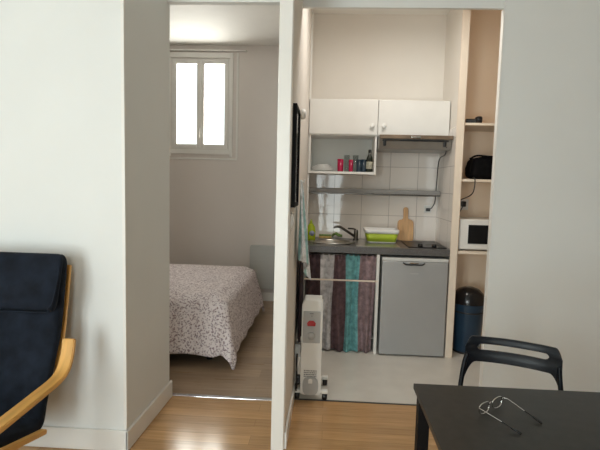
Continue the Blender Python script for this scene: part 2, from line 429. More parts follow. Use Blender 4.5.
# ------------------------------------------------------------------ bedroom
# bed
bed = thing('bed', 'low double bed under a floral bedspread in the back room', 'bed', (-1.75, 4.2, 0))
BX0, BX1, BY0, BY1, BZ = -2.75, -.84, 3.60, 4.98, .55
MB().box((BX0, BY0 + .04, .12), (BX1 - .02, BY1 - .04, .26), .01).build('bed_base', 'plum', bed)
MB().box((BX0, BY0 + .02, .26), (BX1 - .01, BY1 - .02, .53), .05, 3).build('mattress', 'bedspread', bed)
for sx in (BX0 + .08, BX1 - .10):
    for sy in (BY0 + .1, BY1 - .1): MB().lathe([(0, 0), (.025, 0), (.028, .12), (0, .12)], 16, (sx, sy, 0)).build('leg', 'black', bed)
MB().box((BX0 - .05, BY0, 0), (BX0 - .01, BY1, .95), .01).build('headboard', 'birch', bed)
def cover(u, v):
    # cloth coordinates: u along X (to the foot), v along Y
    hx, hy = .48, .46
    x = BX0 + u * (BX1 - BX0 + hx); y = (BY0 - hy) + v * (BY1 - BY0 + 2 * hy)
    ox = max(0, x - BX1); oy = (BY0 - y) if y < BY0 else ((y - BY1) if y > BY1 else 0)
    sy = -1 if y < BY0 else 1
    cx = min(x, BX1); cy = min(max(y, BY0), BY1)
    d = hypot(ox, oy) if ox and oy else max(ox, oy)
    z = BZ + .008 * sin(9 * x + 2) * sin(7 * y)
    if d == 0:
        e = min(BX1 - x, y - BY0, BY1 - y); 
        z -= .03 * max(0, 1 - e / .10) ** 2
        return (cx, cy, z)
    ang = math.atan2(oy, ox)
    # rounded shoulder then nearly straight fall that flares a little
    R_ = .07; a = min(d / R_, pi / 2)
    out = R_ * sin(a); dn = .03 + R_ * (1 - cos(a)); rest = max(0, d - R_ * pi / 2)
    corner = sin(2 * ang) if (ox and oy) else 0
    out += rest * (.17 + .08 * corner); dn += rest * (.965 - .14 * corner)
    fold = (.018 if oy > ox else .007) * min(1, rest / .25)
    s_ = (x * 9 + .6 * sin(3 * x)) if oy > ox else (y * 8)
    out += fold * sin(s_ * 2.2) * (1 - abs(corner) * .3)
    return (cx + out * cos(ang), cy + sy * out * sin(ang), max(.012 + .004 * sin(30 * x), BZ - dn + (.006 * sin(9 * x))))
MB().grid(cover, 120, 120, .012).build('bedspread', 'bedspread', bed)
pl_ = MB()
def pill(cy):
    m = MB()
    t = bmesh.new(); bmesh.ops.create_uvsphere(t, u_segments=32, v_segments=16, radius=1)
    for v in t.verts:
        x, y, z = v.co
        f = lambda q: math.copysign(abs(q) ** .55, q)
        v.co = Vector((-2.48 + .22 * f(x), cy + .31 * f(y), .63 + .085 * z * (1 - .3 * abs(x * y))))
    smooth(t); m._join(t); return m
pill(4.56).build('pillow', 'bedspread', bed)
# panel radiator on the back wall
rd = thing('panel_radiator', 'pale grey wall radiator beyond the foot of the bed', 'radiator', (-.65, 5.6, .1))
MB().box((-.94, 5.58, .16), (-.36, 5.615, .675), .008).build('front_panel', 'radiator', rd)
gr = MB()
for k in range(9): gr.box((-.92, 5.574, .62 - .004 + k * .0 - k * .052), (-.38, 5.58, .626 - k * .052), .001)
gr.build('ribs', 'radiator', rd)
MB().box((-.93, 5.56, .675), (-.37, 5.62, .69), .004).build('top_grille', 'radiator', rd)
for x in (-.85, -.45): MB().box((x - .02, 5.615, .2), (x + .02, 5.65, .6), .002).build('bracket', 'radiator', rd)

# ------------------------------------------------------------------ things on the partition
pic = thing('picture_frame', 'thin black framed panel hung on the partition, seen nearly edge-on', 'frame', (-.2, 2.75, 1.34))
f = MB(); y0, y1, z0, z1 = 2.50, 2.80, 1.32, 1.868
xa, xb = -.205, -.183
f.box((xa, y0, z0), (xb, y0 + .02, z1), .002).box((xa, y1 - .02, z0), (xb, y1, z1), .002)
f.box((xa, y0 + .02, z0), (xb, y1 - .02, z0 + .02), .002).box((xa, y0 + .02, z1 - .02), (xb, y1 - .02, z1), .002)
f.build('frame', 'frame_black', pic)
MB().box((xa, y0 + .02, z0 + .02), (xb - .008, y1 - .02, z1 - .02)).build('panel', 'black_glass', pic)
sw = thing('light_switch', 'small white switch near the front edge of the partition', 'switch', (-.205, 2.56, 1.24))
MB().box((-.205, 2.52, 1.2), (-.197, 2.60, 1.285), .003).build('plate', 'white_pl', sw)
MB().box((-.199, 2.54, 1.22), (-.192, 2.58, 1.265), .003).build('rocker', 'white_pl', sw)
wk = MB().lathe([(0, 0), (.033, 0), (.035, .01), (.032, .026), (.02, .034), (0, .035)], 32, (-.205, 3.18, 1.91), Matrix.Rotation(pi / 2, 4, 'Y'))
tag(wk.build('round_fixture', 'white_pl'), 'round white wall fixture just behind the black framed panel', 'fixture')
so = thing('wall_socket', 'white surface-mounted socket low on the partition behind the heater', 'socket', (-.2, 3.2, .3))
MB().box((-.205, 3.16, .25), (-.167, 3.24, .34), .005).build('box', 'white_pl', so)
MB().lathe([(0, 0), (.018, 0), (.018, .006), (.0, .006)], 20, (-.168, 3.20, .295), Matrix.Rotation(pi / 2, 4, 'Y')).build('plug', 'black', so)
hk = thing('wall_hook', 'small white hook on the partition holding the tea towel', 'hook', (-.2, 2.98, 1.44))
MB().box((-.205, 2.965, 1.43), (-.199, 2.995, 1.49), .002).build('plate', 'white_pl', hk)
MB().tube(bez([(-.2, 2.98, 1.475), (-.18, 2.98, 1.462), (-.165, 2.98, 1.458), (-.158, 2.98, 1.475)]), .004).build('prong', 'white_pl', hk)
def towel(u, v):   # u across (0..1), v down
    w = .02 + .34 * v ** .8
    y = 2.97 + (u - .42) * w
    L = .50 + .18 * u ** 1.5 - .03 * sin(pi * u)
    x = -.180 + (.004 + .018 * min(1, v * 1.3)) * sin(u * 12 + 1.3 * v) + .05 * u * v ** .7 + .006 * v
    return (max(x, -.198), y, 1.47 - v * L)
tag(MB().grid(towel, 40, 40, .004).build('tea_towel', 'towel'), 'pale tea towel with teal stripes hanging from the partition hook', 'towel')
def apron(u, v):
    w = .20 + .04 * v
    y = 3.24 + (u - .5) * w * 1.3
    x = -.180 + .010 * sin(u * 17)
    return (max(x, -.195), y, 1.02 - v * .64)
tag(MB().grid(apron, 36, 24, .006).build('hanging_cloth', 'plum'), 'dark plum cloth hanging below the tea towel beside the heater', 'cloth')
hk2 = MB().tube([(-.205, 3.24, 1.025), (-.165, 3.24, 1.02)], .004)
tag(hk2.build('wall_peg', 'dark_metal'), 'small peg on the partition holding the dark plum cloth', 'peg')

# ------------------------------------------------------------------ oil heater
ht = thing('oil_heater', 'white oil-filled radiator on castors against the partition', 'heater', (-.085, 3.2, 0))
hp = [(-.158, .050), (-.150, .034), (-.028, .034), (-.020, .050), (-.020, .675), (-.026, .687), (-.140, .69), (-.158, .65)]
MB().prism(hp, 1, 3.0450, 3.1050, .006, 3).build('control_housing', 'heater', ht)
for k in range(6):
    y = 3.1220 + k * .032
    MB().box((-.15, y, .10), (-.028, y + .018, .66), .008, 3).build('fin', 'heater', ht)
for z in (.16, .6): MB().tube([(-.089, 3.0900, z), (-.089, 3.3200, z)], .018).build('manifold', 'heater', ht)
pn = MB().box((-.148, 3.0390, .395), (-.034, 3.0480, .61), .012, 3).build('control_panel', 'heater_grey', ht)
MB().lathe([(0, 0), (.026, 0), (.024, .014), (.0, .016)], 24, (-.091, 3.0400, .445), Matrix.Rotation(pi / 2, 4, 'X')).build('thermostat_dial', 'heater_grey', pn)
MB().prism([(-.119, .512), (-.067, .512), (-.064, .532), (-.078, .548), (-.108, .548), (-.122, .532)], 1, 3.0320, 3.0410, .002).build('rocker_switch', 'red', pn)
MB().box((-.105, 3.0375, .592), (-.08, 3.0395, .598)).box((-.094, 3.0375, .575), (-.088, 3.0395, .583)).build('print', 'mark_grey', pn)
tx = MB()
for r in range(4):
    x = -.135
    while x < -.052:
        w = random.uniform(.006, .014); tx.box((x, 3.0430, .200 - r * .013), (min(x + w, -.05), 3.0455, .207 - r * .013)); x += w + .003
tx.build('warning_print', 'mark_grey', ht)
cw = []
for k in range(28):
    a = 2 * pi * k / 28; cw.append((-.089 + .052 * math.copysign(abs(cos(a)) ** .6, cos(a)), .100 + .062 * math.copysign(abs(sin(a)) ** .7, sin(a))))
MB().prism(cw, 1, 3.0300, 3.0480, .005).build('cord_cover', 'heater_grey', ht)
MB().prism([(-.104, .122), (-.076, .122), (-.076, .148), (-.084, .155), (-.094, .155), (-.104, .148)], 1, 3.0260, 3.0320, .002).build('latch', 'heater', ht)
for y in (3.0650, 3.2950):
    MB().box((-.175, y - .012, .050), (.005, y + .014, .064), .006).build('foot_bracket', 'heater', ht)
    for x in (-.178, .008):
        cst = MB().lathe([(0, -.018), (.018, -.018), (.025, -.012), (.025, .012), (.018, .018), (0, .018)], 20, (x, y, .025), Matrix.Rotation(pi / 2, 4, 'Y')).build('castor', 'black', ht)
        MB().box((x - .021, y - .018, .045), (x + .021, y + .020, .068), .006).build('castor_housing', 'heater', cst)
MB().tube(bez([(-.162, 3.0800, .12), (-.188, 3.0600, .10), (-.184, 3.0500, .06), (-.183, 3.1000, .10), (-.186, 3.0900, .20), (-.19, 3.1600, .27), (-.180, 3.1900, .26), (-.16, 3.2000, .295)], 8), .006).build('power_cord', 'black', ht)
MB().box((-.184, 3.0550, .10), (-.160, 3.1000, .155), .006).build('cord_bundle', 'black', ht)

# ------------------------------------------------------------------ kitchenette
KY = 3.975
# wall cabinets
def cabinet_knob(x, z, par, y):
    MB().lathe([(0, 0), (.008, 0), (.008, .010), (.018, .016), (.021, .024), (.018, .03), (0, .031)], 24, (x, y, z), Matrix.Rotation(pi / 2, 4, 'X')).build('knob', 'white_pl', par)
t = .018
CY = 4.27
cab = thing('wall_cabinet', 'white wall cabinet with a closed door above an open shelf niche', 'cabinet', (.11, 4.4, 1.545))
b = MB(); x0, x1, z0, z1 = -.20, .408, 1.545, 2.205
b.box((x0, CY, z0), (x0 + t, 4.59, z1), .001).box((x1 - t, CY, z0), (x1, 4.59, z1), .001)
b.box((x0 + t, CY, z0), (x1 - t, 4.59, z0 + t + .004), .001).box((x0 + t, CY, 1.885), (x1 - t, 4.59, 1.885 + t), .001).box((x0 + t, CY, z1 - t), (x1 - t, 4.59, z1), .001)
b.build('body', 'white_lam', cab)
MB().box((x0 + t, 4.58, z0 + t), (x1 - t, 4.59, z1 - t)).build('back_panel', 'cream_lam', cab)
d = MB().box((x0 + .002, CY - .02, 1.895), (x1 - .002, CY - .001, z1 - .004), .003).build('door', 'white_lam', cab)
cabinet_knob(x1 - .05, 1.972, d, CY - .02)
cab2 = thing('wall_cabinet', 'short white wall cabinet mounted above the cooker hood', 'cabinet', (.73, 4.4, 1.885))
b = MB(); x0, x1 = .410, 1.034
b.box((x0, CY, 1.885), (x0 + t, 4.59, z1), .001).box((x1 - t, CY, 1.885), (x1, 4.59, z1), .001)
b.box((x0 + t, CY, 1.885), (x1 - t, 4.59, 1.885 + t), .001).box((x0 + t, CY, z1 - t), (x1 - t, 4.59, z1), .001).box((x0 + t, 4.58, 1.885 + t), (x1 - t, 4.59, z1 - t))
b.build('body', 'white_lam', cab2)
d = MB().box((x0 + .002, CY - .02, 1.895), (x1 - .002, CY - .001, z1 - .004), .003).build('door', 'white_lam', cab2)
cabinet_knob(x0 + .05, 1.972, d, CY - .02)
# hood
hood = thing('cooker_hood', 'slim grey cooker hood under the short cabinet', 'hood', (.74, 4.3, 1.76))
MB().prism([(4.59, 1.884), (4.12, 1.884), (4.115, 1.845), (4.15, 1.772), (4.17, 1.766), (4.59, 1.766)], 0, .415, 1.03, .004).build('body', 'hood', hood)
MB().box((.413, 4.085, 1.85), (1.032, 4.125, 1.884), .004).build('front_trim', 'hood_trim', hood)
MB().box((.44, 4.108, 1.832), (1.0, 4.128, 1.845), .002).build('vent_slot', 'black', hood)
for x in (.46, .97): MB().box((x - .012, 4.105, 1.79), (x + .012, 4.14, 1.835), .006).build('visor_clip', 'black', hood)
MB().box((.68, 4.078, 1.855), (.76, 4.086, 1.875), .003).build('badge', 'chrome', hood)
MB().tube(bez([(.99, 4.14, 1.79), (1.02, 4.3, 1.74), (1.015, 4.5, 1.70), (1.018, 4.57, 1.5), (1.012, 4.57, 1.32), (.985, 4.57, 1.25), (.955, 4.575, 1.235)], 8), .0045).build('power_cord', 'black', hood)
ws = thing('wall_socket', 'small socket with a black plug on the tiles right of the chopping board', 'socket', (.95, 4.59, 1.21))
MB().box((.915, 4.585, 1.2), (.985, 4.592, 1.27), .003).build('plate', 'white_pl', ws)
MB().box((.93, 4.562, 1.215), (.97, 4.586, 1.245), .006).build('plug', 'black', ws)
# rail shelf
rs = thing('wall_shelf', 'narrow grey metal shelf running across the kitchen tiles', 'shelf', (.4, 4.53, 1.375))
MB().box((-.203, 4.455, 1.392), (1.03, 4.59, 1.398), .002).build('deck', 'rail_metal', rs)
MB().box((-.203, 4.45, 1.374), (1.03, 4.456, 1.412), .002).build('front_lip', 'rail_metal', rs)
MB().box((-.203, 4.446, 1.358), (1.03, 4.456, 1.373), .003).build('shade_strip', 'dark_metal', rs)  # dark strip added to draw the shadow line under the lip
for x in (-.15, .4, .95): MB().box((x, 4.46, 1.365), (x + .015, 4.59, 1.392), .002).build('bracket', 'dark_metal', rs)

# dishes in the niche
NZ = 1.545 + .0225
def plate_mb(r, z, x, y, h=.016):
    return MB().lathe([(0, z), (r * .55, z), (r * .62, z + .003), (r, z + h), (r * .99, z + h + .003), (r * .6, z + .007), (0, z + .006)], 40, (x, y, 0))
for k in range(4):
    tag(plate_mb(.108 if k < 2 else .098 if k < 3 else .08, NZ + k * .0115, -.075, 4.41).build('plate', 'porcelain'),
        ['lowest white plate of the stack in the kitchen niche', 'second white plate up in the niche stack', 'third white plate up in the niche stack', 'topmost white plate of the niche stack'][k], 'plate', 'white plates in the niche')
tag(MB().lathe([(0, NZ + .050), (.035, NZ + .050), (.045, NZ + .053), (.066, NZ + .066), (.063, NZ + .067), (.04, NZ + .057), (0, NZ + .055)], 36, (-.075, 4.41, 0)).build('bowl', 'porcelain'), 'shallow white bowl on top of the plates in the niche', 'bowl')
def cup(x, y, r, h, mat, name, label, cat, group, handle=0):
    m = MB().lathe([(0, NZ), (r * .86, NZ), (r * .9, NZ + .004), (r, NZ + h), (r - .004, NZ + h), (r * .84, NZ + .008), (0, NZ + .008)], 28, (x, y, 0))
    o = m.build(name, mat); tag(o, label, cat, group); return o
cup(.092, 4.40, .029, .115, 'red_cup', 'tumbler', 'raspberry red tumbler nearest the plates in the niche', 'tumbler', 'drinking cups in the niche')
cup(.152, 4.43, .027, .155, 'tumbler', 'drinking_glass', 'tall clear glass between the two red tumblers', 'glass', 'clear glasses in the niche')
cup(.188, 4.36, .021, .11, 'red_cup', 'tumbler', 'slim raspberry tumbler between the two tall clear glasses', 'tumbler', 'drinking cups in the niche')
cup(.232, 4.42, .028, .155, 'tumbler', 'drinking_glass', 'tall clear glass beside the dark blue cups', 'glass', 'clear glasses in the niche')
cup(.262, 4.36, .026, .112, 'blue_cup', 'tumbler', 'dark blue cup next to the tall clear glass', 'tumbler', 'drinking cups in the niche')
cup(.305, 4.38, .027, .115, 'blue_cup', 'tumbler', 'dark blue cup next to the dark bottle', 'tumbler', 'drinking cups in the niche')
bt = thing('oil_bottle', 'dark bottle with a paper label at the right end of the niche', 'bottle', (.357, 4.37, NZ))
MB().lathe([(0, 0), (.027, 0), (.03, .005), (.03, .11), (.026, .135), (.013, .16), (.012, .185), (0, .186)], 28, (.357, 4.37, NZ)).build('body', 'bottle', bt)
MB().lathe([(.0305, .03), (.0308, .031), (.0308, .095), (.0305, .096)], 28, (.357, 4.37, NZ)).build('label', 'paper', bt)
MB().lathe([(0, .180), (.015, .180), (.015, .205), (0, .206)], 20, (.357, 4.37, NZ)).build('cap', 'black', bt)

# worktop with sink hole
WT0, WT1 = .868, .925
sx0, sx1, sy0, sy1 = -.13, .20, 4.10, 4.47
wt = MB()
wt.box((-.203, KY, WT0), (1.03, sy0, WT1), .003).box((-.203, sy1, WT0), (1.03, 4.59, WT1), .003)
wt.box((-.203, sy0, WT0), (sx0, sy1, WT1)).box((sx1, sy0, WT0), (1.03, sy1, WT1))
tag(wt.build('kitchen_worktop', 'worktop'), 'grey laminate worktop running over the fridge and curtained cupboard', 'worktop')
sk = thing('kitchen_sink', 'round stainless steel sink set into the grey worktop', 'sink', (.035, 4.285, WT1 - .14))
cx, cy = .035, 4.285
MB().lathe([(.205, .001), (.207, .006), (.20, .010), (.172, .008), (.163, -.004), (.155, -.11), (.12, -.138), (.03, -.142), (0, -.142)], 48, (cx, cy, WT1), Matrix.Diagonal((1, .96, 1, 1))).build('bowl', 'steel', sk)
MB().lathe([(.028, -.141), (.030, -.137), (.012, -.1375), (0, -.139)], 24, (cx, cy, WT1)).build('drain', 'chrome', sk)
MB().box((.243, 4.03, WT1 - .001), (.62, 4.53, WT1 + .004), .002).build('drainboard', 'steel', sk)
tp = thing('sink_tap', 'dark chrome mixer tap with a long spout reaching over the sink', 'tap', (.262, 4.46, WT1))
MB().lathe([(0, .003), (.027, .003), (.027, .010), (.021, .016), (.020, .085), (.017, .10), (0, .104)], 28, (.262, 4.46, WT1)).build('base', 'dark_metal', tp)
MB().tube(bez([(.255, 4.455, WT1 + .035), (.19, 4.42, WT1 + .078), (.12, 4.375, WT1 + .125), (.085, 4.355, WT1 + .134), (.05, 4.34, WT1 + .128)], 8), [.012] * 20 + [.0105] * 13).build('spout', 'dark_metal', tp)
MB().tube(bez([(.262, 4.46, WT1 + .10), (.235, 4.45, WT1 + .110), (.185, 4.43, WT1 + .114)], 8), .008).build('lever', 'dark_metal', tp)
sb = thing('soap_bottle', 'lime green dish soap bottle standing left of the sink', 'bottle', (-.165, 4.33, WT1))
MB().lathe([(0, 0), (.034, 0), (.037, .006), (.038, .08), (.034, .115), (.016, .145), (.012, .15), (0, .15)], 28, (0, 0, 0), Matrix.Diagonal((1.12, .72, 1.08, 1))).xform(Matrix.Translation((-.161, 4.33, WT1))).build('body', 'green_soap', sb)
MB().lathe([(0, .148), (.013, .148), (.012, .165), (.006, .172), (.005, .185), (0, .186)], 20, (-.161, 4.33, WT1 + .012)).build('cap', 'lime', sb)
MB().lathe([(0, 0), (.024, 0), (.024, .003), (0, .003)], 24, (-.150, 4.303, WT1 + .07), Matrix.Rotation(pi / 2, 4, 'X')).build('label', 'soap_label', sb)
sd = thing('sponge', 'yellow and green scouring sponge lying behind the sink', 'sponge', (-.02, 4.54, WT1))
MB().box((-.09, 4.50, WT1 + .001), (.03, 4.57, WT1 + .028), .006).build('foam', 'sponge', sd)
MB().box((-.09, 4.50, WT1 + .028), (.03, 4.57, WT1 + .036), .003).build('scouring_pad', 'scour', sd)
sg = MB().xform(Matrix.Identity(4))
sg.grid(lambda u, v: (.035 + .10 * u, 4.52 + .05 * v, WT1 + .030 + .016 * sin(7 * u + 3 * v) * cos(5 * v) + .012 * sin(pi * u)), 16, 10, .008)
tag(sg.build('dish_cloth', 'scour'), 'crumpled green dish cloth beside the sponge', 'cloth')
# dish basin / rack
dr = thing('dish_basin', 'lime green and white plastic dish basin on the worktop', 'basin', (.48, 4.36, WT1 + .004))
def rring(w, d_, r, z, n=8):
    o = []
    for q, (sx, sy) in enumerate(((1, 1), (-1, 1), (-1, -1), (1, -1))):
        for k in range(n + 1):
            a = (q + k / n) * pi / 2
            o.append((sx * (w - r) + r * cos(a), sy * (d_ - r) + r * sin(a), z))
    return o
def loft(rings, c, close=True):
    m = MB(); t = bmesh.new(); R_ = [[t.verts.new(Vector(p) + Vector(c)) for p in r] for r in rings]
    n = len(R_[0])
    for A, B in zip(R_, R_[1:]):
        for k in range(n): t.faces.new((A[k], A[(k + 1) % n], B[(k + 1) % n], B[k]))
    if close: t.faces.new(R_[0][::-1]); t.faces.new(R_[-1])
    smooth(t); bmesh.ops.recalc_face_normals(t, faces=t.faces[:]); m._join(t); return m
c0 = (.485, 4.36, WT1 + .005)
loft([rring(.125, .10, .03, 0), rring(.131, .106, .03, .009), rring(.129, .104, .03, .011), rring(.10, .08, .03, .008)], c0).build('foot', 'white_pl', dr)
loft([rring(.129, .104, .03, .009), rring(.146, .118, .03, .088), rring(.140, .112, .03, .088), rring(.124, .098, .03, .018)], c0).build('basin_wall', 'lime', dr)
loft([rring(.146, .118, .03, .086), rring(.154, .124, .03, .094), rring(.156, .126, .03, .120), rring(.149, .12, .03, .122), rring(.144, .116, .03, .10), rring(.140, .112, .03, .088)], c0).build('upper_tray', 'white_pl', dr)
# chopping board leaning on the tiles
cbd = MB()
out = []
for k in range(9): a = pi * 1.5 - (pi / 2) * k / 8; out.append((-.070 + .014 * cos(a) - .0, .014 + .014 * sin(a)))
out = [(-.084, .02), (-.08, .004), (-.07, 0), (.07, 0), (.08, .004), (.084, .02), (.084, .165), (.080, .185), (.066, .198), (.040, .203), (.027, .212), (.024, .228), (.026, .30), (.022, .315), (.008, .322), (-.008, .322), (-.022, .315), (-.026, .30), (-.024, .228), (-.027, .212), (-.040, .203), (-.066, .198), (-.080, .185), (-.084, .165)]
out = [(x * .9, z) for x, z in out]
cbd.prism(out, 1, -.009, .009, .003)
ob = cbd.build('chopping_board', 'beech', loc=(0, 0, 0)); ob.location = (.738, 4.53, WT1 + .003); ob.rotation_euler = (radians(-7.5), 0, 0)
tag(ob, 'wooden paddle chopping board leaning upright against the tiles', 'board')
# hob
hb = thing('electric_hob', 'black glass hob with two knobs on the right of the worktop', 'hob', (.85, 4.3, WT1))
MB().box((.69, 4.04, WT1 + .0005), (1.015, 4.49, WT1 + .008), .003).build('glass_plate', 'hob_glass', hb)
for (x, y, r) in ((.80, 4.38, .072), (.93, 4.22, .06)):
    MB().lathe([(0, 0), (r, 0), (r, .0015), (r - .003, .0018), (r - .006, .0005), (0, .0005)], 40, (x, y, WT1 + .008)).build('cooking_zone', 'seal', hb)
for x in (.795, .915):
    MB().lathe([(0, 0), (.022, 0), (.020, .022), (.016, .026), (0, .026)], 24, (x, 4.075, WT1 + .008)).build('knob', 'black', hb)
# base cupboard frame with curtain
bf = thing('base_cupboard', 'white open base unit frame under the sink, closed by a curtain', 'cupboard', (.11, 4.3, 0))
MB().box((.417, 3.965, 0), (.442, 4.58, WT0 - .002), .002).build('side_panel', 'white_lam', bf)
MB().box((-.203, 4.06, 0), (-.187, 4.58, WT0 - .002), .002).build('side_panel', 'white_lam', bf)
MB().box((-.187, 4.06, .10), (.417, 4.58, .116), .002).build('shelf', 'white_lam', bf)
MB().box((-.203, 3.952, .632), (.432, 3.962, .645), .002).build('cross_rail', 'board', bf)
MB().tube([(-.19, 3.996, .85), (.417, 3.996, .85)], .005).build('curtain_rod', 'dark_metal', bf)
def curt(u, v):
    x = -.186 + u * .592 + .008 * sin(20 * u + 4 * v)
    amp = .010 + .010 * v
    y = 3.992 + amp * sin(u * 46 + 1.2 * sin(3 * v)) + .006 * sin(u * 17 + 2)
    if v < .06: y = 3.996 + .006 * sin(u * 90)
    zb = .012 + .012 * sin(u * 9 + 1) ** 2 - (.018 * math.exp(-((u - .66) / .1) ** 2))
    return (x, y, .856 + (max(zb - .006, .003) - .856) * v)
tag(MB().grid(curt, 220, 40, .002).build('curtain', 'curtain'), 'striped plum, grey and teal curtain hanging below the sink', 'curtain')
# fridge
fr = thing('fridge', 'silver under-counter fridge standing below the hob', 'fridge', (.725, 4.28, 0))
MB().box((.464, 4.02, .012), (1.002, 4.56, .845), .006).build('body', 'fridge_white', fr)
dd = MB().box((.462, 3.945, .012), (1.012, 4.016, .818), .010, 3).build('door', 'fridge', fr)
MB().box((.462, 3.948, .821), (1.012, 4.016, .846), .004).build('top_strip', 'fridge_white', fr)
hn = MB().tube(bez([(.635, 3.941, .808), (.65, 3.933, .800), (.67, 3.933, .795), (.78, 3.933, .795), (.80, 3.933, .800), (.815, 3.941, .808)]), .0065)
hn.build('handle', 'black', dd)
MB().box((.685, 3.935, .803), (.765, 3.945, .812), .002).build('grip_plate', 'chrome', dd)
MB().box((.70, 3.9435, .715), (.765, 3.946, .722)).build('nameplate', 'heater_grey', dd)
for x in (.49, .96):
    for y in (4.06, 4.5): MB().lathe([(0, 0), (.018, 0), (.018, .02), (0, .02)], 16, (x, y, 0)).build('foot', 'black', fr)

# ------------------------------------------------------------------ alcove
SH = [(1.962, .020), (1.500, .022), (.894, .024)]
names = ['cream shelf at the top of the alcove carrying the small black object', 'cream middle alcove shelf carrying the black bag', 'cream lowest alcove shelf carrying the microwave']
for (z, th), lb in zip(SH, names):
    tag(MB().box((1.095, 3.985, z), (1.748, 4.428, z + th), .002).build('shelf', 'board'), lb, 'shelf', 'alcove shelves')
tz = SH[0][0] + SH[0][1]
tr = thing('handheld_torch', 'small black torch-like object lying on the top alcove shelf', 'torch', (1.17, 4.03, tz))
rot = Matrix.Rotation(pi / 2, 4, 'Y')
MB().lathe([(0, 0), (.013, 0), (.016, .006), (.018, .075), (.020, .08)], 24, (1.112, 4.04, tz + .022), rot).build('handle', 'black', tr)
MB().lathe([(0, .0), (.020, .0), (.030, .02), (.031, .045), (.026, .052), (0, .053)], 24, (1.190, 4.04, tz + .0315), rot).build('head', 'gloss_black', tr)
bz = SH[1][0] + SH[1][1]
bg = thing('black_bag', 'soft black bag resting on the middle alcove shelf', 'bag', (1.31, 4.15, bz))
t_ = bmesh.new(); bmesh.ops.create_uvsphere(t_, u_segments=48, v_segments=24, radius=1)
for v in t_.verts:
    x, y, z = v.co
    f_ = lambda q, e: math.copysign(abs(q) ** e, q)
    X = .20 * f_(x, .38); Y = .12 * f_(y, .5); Z = .095 * f_(z, .38)
    Z += .006 * sin(19 * X + 2) * (z > 0) - (.022 * max(0, -x - .55) if z > 0 else 0)
    v.co = Vector((1.372 + X * (1 - .05 * (z > 0)), 4.14 + Y, bz + .097 + Z))
smooth(t_); m_ = MB(); m_._join(t_); m_.build('body', 'bag', bg)
MB().tube(bez([(1.17, 4.06, bz + .17), (1.22, 4.03, bz + .196), (1.33, 4.02, bz + .19), (1.45, 4.04, bz + .196), (1.5, 4.06, bz + .17)]), .008).build('strap', 'bag', bg)
MB().tube(bez([(1.185, 4.04, bz + .02), (1.172, 4.025, bz + .07), (1.175, 4.03, bz + .13), (1.20, 4.04, bz + .17)]), .004).build('zip', 'bag', bg)
MB().tube(bez([(1.19, 4.01, bz + .015), (1.195, 3.975, bz + .004), (1.195, 3.968, bz - .06), (1.18, 4.0, bz - .13), (1.13, 4.2, bz - .19), (1.12, 4.3, bz - .23), (1.18, 4.40, bz - .21)], 8), .0045).build('cable', 'black', bg)
wo = thing('wall_socket', 'white socket with black plug on the alcove back above the microwave', 'socket', (1.245, 4.42, 1.3))
MB().box((1.195, 4.422, 1.245), (1.285, 4.43, 1.345), .003).build('plate', 'white_pl', wo)
MB().box((1.215, 4.385, 1.275), (1.255, 4.424, 1.325), .008).build('plug', 'black', wo)
mz = SH[2][0] + SH[2][1]
mw = thing('microwave', 'white microwave oven on the lowest alcove shelf', 'microwave', (1.33, 4.2, mz))
MB().box((1.105, 4.02, mz + .012), (1.565, 4.36, mz + .268), .006, 2).build('casing', 'white_pl', mw)
dr_ = MB().box((1.11, 4.005, mz + .018), (1.455, 4.02, mz + .262), .004).build('door', 'white_pl', mw)
MB().box((1.175, 4.001, mz + .062), (1.44, 4.008, mz + .222), .004).build('window', 'black_glass', dr_)
MB().box((1.36, 4.0025, mz + .035), (1.43, 4.0055, mz + .042)).build('print', 'mark_grey', dr_)
MB().box((1.46, 4.005, mz + .018), (1.56, 4.02, mz + .262), .004).build('control_panel', 'white_pl', mw)
for zz in (.19, .09): MB().lathe([(0, 0), (.022, 0), (.019, .018), (0, .018)], 24, (1.51, 4.005, mz + zz), Matrix.Rotation(pi / 2, 4, 'X')).build('dial', 'heater_grey', mw)
for x in (1.13, 1.54):
    for y in (4.05, 4.33): MB().lathe([(0, 0), (.012, 0), (.012, .013), (0, .013)], 12, (x, y, mz)).build('foot', 'black', mw)
MB().tube(bez([(1.235, 4.40, 1.29), (1.215, 4.40, 1.25), (1.20, 4.405, 1.21), (1.21, 4.40, 1.17), (1.22, 4.38, 1.12), (1.23, 4.365, 1.08)], 6), .0045).build('power_cord', 'black', mw)
# bin
bn = thing('pedal_bin', 'dark blue round bin with a glossy black domed lid under the alcove shelves', 'bin', (1.26, 4.17, 0))
MB().lathe([(0, .012), (.112, .012), (.116, .02), (.137, .435), (.139, .44), (.13, .44), (0, .43)], 48, (1.26, 4.17, 0)).build('body', 'bin_blue', bn)
MB().lathe([(0, 0), (.120, 0), (.122, .014), (.0, .014)], 48, (1.26, 4.17, 0)).build('base_ring', 'black', bn)
MB().lathe([(.141, .438), (.142, .455), (.139, .48), (.122, .525), (.085, .560), (.04, .577), (0, .58)], 48, (1.26, 4.17, 0)).build('lid', 'gloss_black', bn)
MB().lathe([(.1345, .36), (.138, .362), (.139, .372), (.1355, .374)], 48, (1.26, 4.17, 0)).build('band', 'black', bn)

